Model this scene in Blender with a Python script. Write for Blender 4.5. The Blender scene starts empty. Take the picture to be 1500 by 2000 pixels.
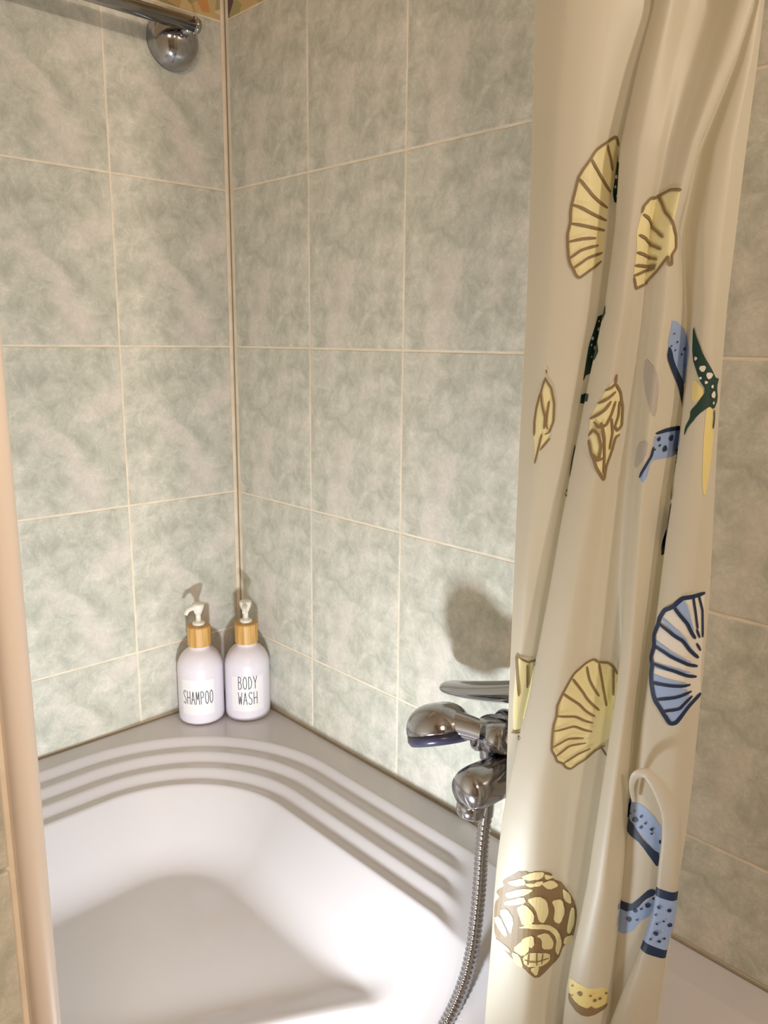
import bpy, bmesh, math, random
import numpy as np
from mathutils import Vector, Matrix
from mathutils.geometry import delaunay_2d_cdt

C = bpy.context.scene.collection
scene = bpy.context.scene
PI = math.pi

# ------------------------------------------------------------------ camera, world, lights, exposure
cam_data = bpy.data.cameras.new('camera')
cam = bpy.data.objects.new('camera', cam_data)
C.objects.link(cam)
scene.camera = cam
cam_data.sensor_fit = 'AUTO'
cam_data.sensor_width = 36.0
cam_data.lens = 1556.915 / 2000.0 * 36.0
cam_data.clip_start = 0.01
M = Matrix(((0.6856251, -0.15941304, 0.71028565), (0.72787077, 0.13529856, -0.67223392), (0.01106223, 0.97789661, 0.2087962))).to_4x4()
cam.matrix_world = Matrix.Translation((1.18753, -0.76202, 1.1903)) @ M

world = bpy.data.worlds.new('room')
scene.world = world
world.use_nodes = True
world.node_tree.nodes['Background'].inputs[0].default_value = (0.9, 0.85, 0.8, 1)
world.node_tree.nodes['Background'].inputs[1].default_value = 0.05

def light(name, kind, loc, target, power, color, size=0.1, size_y=None, spot=None, blend=0.5):
    d = bpy.data.lights.new(name, kind)
    d.energy = power
    d.color = color
    if kind == 'AREA':
        d.size = size
        if size_y:
            d.shape = 'RECTANGLE'
            d.size_y = size_y
    else:
        d.shadow_soft_size = size
    if spot:
        d.spot_size = spot
        d.spot_blend = blend
    o = bpy.data.objects.new(name, d)
    C.objects.link(o)
    o.location = loc
    o.rotation_euler = (Vector(target) - Vector(loc)).to_track_quat('-Z', 'Y').to_euler()
    return o

# warm lamp over the basin, out of frame to the right; bathroom ceiling lamp; cool lamp low in the tub
light('mirror_lamp', 'AREA', (2.35, -0.36, 1.95), (0.2, -0.4, 1.0), 10, (1.0, 0.86, 0.70), 0.13, 0.05)
light('ceiling_lamp', 'AREA', (2.35, -1.35, 2.05), (0.5, -0.6, 0.7), 12, (1.0, 0.76, 0.57), 0.30)
light('tub_lamp', 'SPOT', (0.74, -0.475, 0.478), (0.0, -0.05, 1.15), 16.5, (0.87, 0.94, 1.0), 0.03, spot=math.radians(162), blend=1.0)

scene.view_settings.view_transform = 'Standard'
scene.view_settings.look = 'None'
scene.view_settings.gamma = 1.0
scene.view_settings.use_curve_mapping = False
scene.view_settings.exposure = 0.12

# ------------------------------------------------------------------ helpers
def srgb(r, g, b):
    f = lambda c: c / 12.92 if c <= 0.04045 else ((c + 0.055) / 1.055) ** 2.4
    return (f(r / 255), f(g / 255), f(b / 255), 1.0)

def material(name, color, rough=0.5, metal=0.0, **kw):
    m = bpy.data.materials.new(name)
    m.use_nodes = True
    b = m.node_tree.nodes['Principled BSDF']
    b.inputs['Base Color'].default_value = color
    b.inputs['Roughness'].default_value = rough
    b.inputs['Metallic'].default_value = metal
    for k, v in kw.items():
        b.inputs[k].default_value = v
    return m

def noise_color(m, c1, c2, scale, detail=4, lo=0.35, hi=0.65, coords='Object', bump=0.0, rough=0.55):
    nt = m.node_tree
    b = nt.nodes['Principled BSDF']
    tc = nt.nodes.new('ShaderNodeTexCoord')
    n = nt.nodes.new('ShaderNodeTexNoise')
    n.inputs['Scale'].default_value = scale
    n.inputs['Detail'].default_value = detail
    n.inputs['Roughness'].default_value = rough
    nt.links.new(tc.outputs[coords], n.inputs['Vector'])
    r = nt.nodes.new('ShaderNodeValToRGB')
    r.color_ramp.elements[0].position = lo
    r.color_ramp.elements[1].position = hi
    r.color_ramp.elements[0].color = c1
    r.color_ramp.elements[1].color = c2
    nt.links.new(n.outputs['Fac'], r.inputs['Fac'])
    nt.links.new(r.outputs['Color'], b.inputs['Base Color'])
    if bump:
        bp = nt.nodes.new('ShaderNodeBump')
        bp.inputs['Strength'].default_value = bump
        bp.inputs['Distance'].default_value = 0.002
        nt.links.new(n.outputs['Fac'], bp.inputs['Height'])
        nt.links.new(bp.outputs['Normal'], b.inputs['Normal'])
    return m

def obj(name, bm, mats, parent=None, smooth=False):
    me = bpy.data.meshes.new(name)
    bm.to_mesh(me)
    bm.free()
    if smooth:
        me.polygons.foreach_set('use_smooth', [True] * len(me.polygons))
    for m in (mats if isinstance(mats, (list, tuple)) else [mats]):
        me.materials.append(m)
    o = bpy.data.objects.new(name, me)
    C.objects.link(o)
    if parent:
        o.parent = parent
    return o

def thing(name, label, cat, loc=(0, 0, 0), group=None):
    o = bpy.data.objects.new(name, None)
    o.empty_display_size = 0.05
    C.objects.link(o)
    o.location = loc
    tag(o, label, cat, group)
    return o

def tag(o, label, cat, group=None):
    o['label'] = label
    o['category'] = cat
    if group:
        o['group'] = group

def add_box(bm, lo, hi, bevel=0.0, seg=2):
    r = bmesh.ops.create_cube(bm, size=1.0)
    vs = r['verts']
    for v in vs:
        v.co = Vector([lo[i] + (v.co[i] + 0.5) * (hi[i] - lo[i]) for i in range(3)])
    if bevel:
        es = list({e for v in vs for e in v.link_edges})
        bmesh.ops.bevel(bm, geom=es, offset=bevel, segments=seg, affect='EDGES', profile=0.6)

def box(name, lo, hi, mat, parent=None, bevel=0.0):
    bm = bmesh.new()
    add_box(bm, lo, hi, bevel)
    return obj(name, bm, mat, parent)

def frame_for(d):
    d = d.normalized()
    up = Vector((0, 0, 1)) if abs(d.z) < 0.9 else Vector((1, 0, 0))
    x = d.cross(up).normalized()
    return x, d.cross(x).normalized()

def add_lathe(bm, profile, origin, axis, n=40, cap=True):
    """profile: (radius, height along axis)"""
    o, a = Vector(origin), Vector(axis).normalized()
    x, y = frame_for(a)
    rings = []
    for r, h in profile:
        if r < 1e-6:
            rings.append([bm.verts.new(o + a * h)])
        else:
            rings.append([bm.verts.new(o + a * h + (x * math.cos(2 * PI * k / n) + y * math.sin(2 * PI * k / n)) * r) for k in range(n)])
    for p, q in zip(rings, rings[1:]):
        for k in range(n):
            k2 = (k + 1) % n
            if len(p) == 1 and len(q) == 1:
                continue
            if len(p) == 1:
                bm.faces.new((p[0], q[k], q[k2]))
            elif len(q) == 1:
                bm.faces.new((p[k2], p[k], q[0]))
            else:
                bm.faces.new((p[k], q[k], q[k2], p[k2]))
    if cap:
        for rg in (rings[0], rings[-1]):
            if len(rg) > 2:
                bm.faces.new(rg)
    bmesh.ops.recalc_face_normals(bm, faces=bm.faces)

def catmull(pts, n):
    P = [Vector(p) for p in pts]
    out = []
    for i in range(len(P) - 1):
        p0, p1, p2, p3 = P[max(i - 1, 0)], P[i], P[i + 1], P[min(i + 2, len(P) - 1)]
        for k in range(n):
            t = k / n
            out.append(0.5 * ((2 * p1) + (p2 - p0) * t + (2 * p0 - 5 * p1 + 4 * p2 - p3) * t * t + (3 * p1 - p0 - 3 * p2 + p3) * t ** 3))
    out.append(P[-1])
    return out

def add_tube(bm, pts, radius, n=12, caps=True):
    P = [Vector(p) for p in pts]
    rad = radius if callable(radius) else (lambda i: radius)
    d = (P[1] - P[0]).normalized()
    x, _ = frame_for(d)
    rings = []
    for i, q in enumerate(P):
        d = (P[min(i + 1, len(P) - 1)] - P[max(i - 1, 0)]).normalized()
        x = (x - d * x.dot(d)).normalized()
        y = d.cross(x)
        rings.append([bm.verts.new(q + (x * math.cos(2 * PI * k / n) + y * math.sin(2 * PI * k / n)) * rad(i)) for k in range(n)])
    for p, q in zip(rings, rings[1:]):
        for k in range(n):
            bm.faces.new((p[k], p[(k + 1) % n], q[(k + 1) % n], q[k]))
    if caps:
        bm.faces.new(rings[0])
        bm.faces.new(rings[-1])
    bmesh.ops.recalc_face_normals(bm, faces=bm.faces)

def smooth01(x):
    x = np.clip(x, 0, 1)
    return x * x * (3 - 2 * x)

CURTAIN_Z = [0.47, 0.5, 0.54, 0.58, 0.62, 0.66, 0.7, 0.75, 0.8, 0.86, 0.92, 0.98, 1.04, 1.1, 1.16, 1.22, 1.28, 1.34, 1.4, 1.44]
CURTAIN_STRANDS = [[[0.0024,0.0025,0.0025,0.0027,0.003,0.0032,0.0026,0.0017,0.0011,0.0004,0.0004,0.0004,0.0001,-0.0002,0.0,0.0002,-0.0005,-0.0013,-0.0027,-0.0038],[-0.014,-0.014,-0.014,-0.014,-0.014,-0.014,-0.0119,-0.009,-0.0061,-0.0042,-0.0022,-0.0002,0.0,0.0,0.0,0.0,0.0,0.0,0.0,0.0]],[[0.0139,0.0138,0.0131,0.0128,0.0126,0.0125,0.0115,0.0102,0.0094,0.0087,0.0108,0.0128,0.0152,0.0175,0.0194,0.0213,0.0208,0.0202,0.0215,0.0227],[-0.016,-0.0159,-0.0153,-0.0147,-0.0141,-0.0135,-0.0129,-0.0121,-0.0085,-0.0035,0.0016,0.007,0.0086,0.0093,0.01,0.0108,0.0116,0.0124,0.0133,0.0139]],[[0.0179,0.018,0.0182,0.018,0.0173,0.0167,0.0162,0.0156,0.0164,0.0177,0.0211,0.0244,0.0316,0.039,0.0434,0.0478,0.0476,0.0474,0.0502,0.0528],[-0.018,-0.0179,-0.0177,-0.0174,-0.0171,-0.0168,-0.0164,-0.016,-0.0131,-0.0091,-0.005,-0.0007,0.0029,0.0061,0.007,0.008,0.009,0.0101,0.0112,0.0119]],[[0.0159,0.0159,0.0158,0.0155,0.0148,0.0142,0.0137,0.0131,0.0161,0.0208,0.0286,0.0365,0.0439,0.0515,0.0605,0.0695,0.071,0.0724,0.0814,0.087],[-0.012,-0.012,-0.012,-0.012,-0.012,-0.012,-0.012,-0.012,-0.012,-0.012,-0.012,-0.012,-0.0129,-0.0139,-0.0149,-0.016,-0.0143,-0.0126,-0.0083,-0.0045]],[[-0.0067,-0.0067,-0.0057,-0.0042,-0.0032,-0.0027,-0.0012,0.0022,0.0088,0.018,0.0268,0.0342,0.0405,0.0481,0.0557,0.0645,0.0683,0.0681,0.0773,0.0855],[0.012,0.012,0.012,0.012,0.012,0.012,0.012,0.012,0.012,0.012,0.012,0.012,0.012,0.012,0.012,0.012,0.0111,0.0102,0.0069,0.0042]],[[0.0322,0.0322,0.0323,0.0337,0.0342,0.0342,0.0342,0.0344,0.0367,0.0439,0.0494,0.0544,0.0604,0.0669,0.0726,0.0782,0.0799,0.0816,0.0903,0.0969],[0.024,0.024,0.024,0.0238,0.0237,0.0235,0.0233,0.0231,0.0229,0.0227,0.0224,0.0221,0.022,0.022,0.022,0.022,0.0211,0.0202,0.0156,0.012]],[[0.0529,0.0529,0.0534,0.0546,0.057,0.0595,0.0615,0.0627,0.0648,0.0686,0.0705,0.072,0.0751,0.0788,0.0829,0.087,0.0915,0.0959,0.1047,0.1113],[0.002,0.002,0.0022,0.0027,0.0032,0.0036,0.0041,0.0046,0.0052,0.0059,0.0068,0.0077,0.0087,0.0098,0.0109,0.012,0.0138,0.0157,0.0074,0.0003]],[[0.0767,0.0767,0.0769,0.0779,0.0824,0.0868,0.0902,0.0928,0.0965,0.0991,0.098,0.0914,0.0902,0.0909,0.0929,0.0948,0.0953,0.1029,0.1153,0.1239],[-0.016,-0.016,-0.016,-0.016,-0.016,-0.016,-0.0157,-0.0149,-0.0141,-0.0132,-0.0121,-0.0073,-0.0042,-0.0017,0.0011,0.004,0.0071,0.0112,0.0034,-0.0037]],[[0.0701,0.0701,0.0702,0.0715,0.0749,0.0796,0.0838,0.087,0.0903,0.0944,0.0973,0.0981,0.0981,0.0981,0.0993,0.1014,0.1017,0.1111,0.1253,0.1345],[0.014,0.014,0.014,0.0136,0.0133,0.0129,0.0125,0.012,0.0115,0.0108,0.0102,0.0072,0.006,0.0061,0.008,0.01,0.0127,0.0155,0.0092,0.004]],[[0.0898,0.0898,0.0898,0.0903,0.0916,0.0945,0.0974,0.0998,0.1019,0.1047,0.107,0.1064,0.1057,0.1057,0.1084,0.1109,0.1095,0.1207,0.1369,0.1459],[0.024,0.024,0.024,0.024,0.024,0.024,0.024,0.023,0.0217,0.0201,0.0184,0.0166,0.0157,0.0151,0.0146,0.014,0.0177,0.0215,0.0171,0.014]],[[0.1115,0.1115,0.1115,0.1114,0.1114,0.1117,0.1123,0.1129,0.114,0.1153,0.1187,0.1214,0.1226,0.1233,0.1222,0.1209,0.1155,0.1268,0.1472,0.1556],[0.012,0.012,0.012,0.0116,0.0111,0.0106,0.0101,0.0018,-0.0048,-0.0075,-0.0088,-0.0097,-0.0074,-0.0038,-0.001,0.002,0.0115,0.0157,0.0136,0.012]],[[0.1151,0.1151,0.1151,0.115,0.1154,0.1164,0.1174,0.1193,0.1223,0.1242,0.1277,0.1295,0.1302,0.131,0.1313,0.1273,0.118,0.1257,0.1446,0.1543],[-0.014,-0.014,-0.014,-0.014,-0.014,-0.014,-0.014,-0.014,-0.0142,-0.0147,-0.0153,-0.0159,-0.0149,-0.0133,-0.0117,-0.01,-0.0085,-0.008,-0.0059,-0.004]],[[0.1129,0.1129,0.113,0.1135,0.1135,0.1135,0.1138,0.1159,0.1179,0.1196,0.1225,0.1251,0.1272,0.1301,0.1325,0.133,0.1236,0.1295,0.1479,0.1562],[-0.004,-0.004,-0.0039,-0.0035,-0.003,-0.0025,-0.0019,0.0002,0.0024,0.0051,0.0056,0.0051,0.0045,0.0039,0.001,-0.002,-0.0096,-0.012,-0.012,-0.012]],[[0.1322,0.1322,0.1322,0.1324,0.1327,0.1326,0.1326,0.1325,0.1325,0.1335,0.1352,0.1374,0.1394,0.1407,0.1409,0.1395,0.1346,0.1381,0.1529,0.1597],[0.006,0.006,0.006,0.006,0.006,0.006,0.006,0.0071,0.0083,0.0099,0.0116,0.0133,0.0131,0.0114,0.0097,0.008,0.0026,-0.0028,-0.0072,-0.01]],[[0.1451,0.1451,0.1451,0.146,0.1473,0.1484,0.1494,0.15,0.1503,0.1504,0.1508,0.1513,0.1517,0.151,0.1497,0.1481,0.1479,0.1498,0.158,0.1617],[0.006,0.006,0.006,0.006,0.006,0.006,0.006,0.0067,0.0077,0.0089,0.0101,0.0114,0.0114,0.0103,0.0092,0.008,0.0035,-0.0011,-0.0074,-0.0119]],[[0.1583,0.1583,0.1583,0.1595,0.1612,0.1625,0.1635,0.1659,0.167,0.1669,0.1667,0.1659,0.1631,0.1604,0.1583,0.1574,0.1589,0.1605,0.1628,0.1638],[-0.004,-0.004,-0.004,-0.0039,-0.0037,-0.0036,-0.0034,-0.0032,-0.003,-0.0027,-0.0024,-0.0021,-0.0023,-0.0029,-0.0034,-0.004,-0.0071,-0.0103,-0.0136,-0.0159]]]
HEM_ROLL = [[0.8732,-0.1504,0.7873,0.0018],[0.8735,-0.1572,0.806,0.0024],[0.8786,-0.1612,0.8203,0.0037],[0.8872,-0.1598,0.8249,0.0051],[0.8959,-0.1571,0.8189,0.0065],[0.9031,-0.1531,0.8052,0.0074],[0.9078,-0.1493,0.7885,0.0078],[0.9081,-0.1445,0.764,0.0081],[0.9076,-0.1425,0.7321,0.0091],[0.9077,-0.1424,0.7087,0.0094],[0.9071,-0.1428,0.6848,0.0099],[0.9046,-0.1442,0.6654,0.0103],[0.9031,-0.1473,0.65,0.0112],[0.9009,-0.1486,0.6303,0.0131],[0.8973,-0.1506,0.6015,0.0161],[0.8933,-0.1529,0.5662,0.0196],[0.8912,-0.1541,0.5483,0.0212]]
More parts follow.
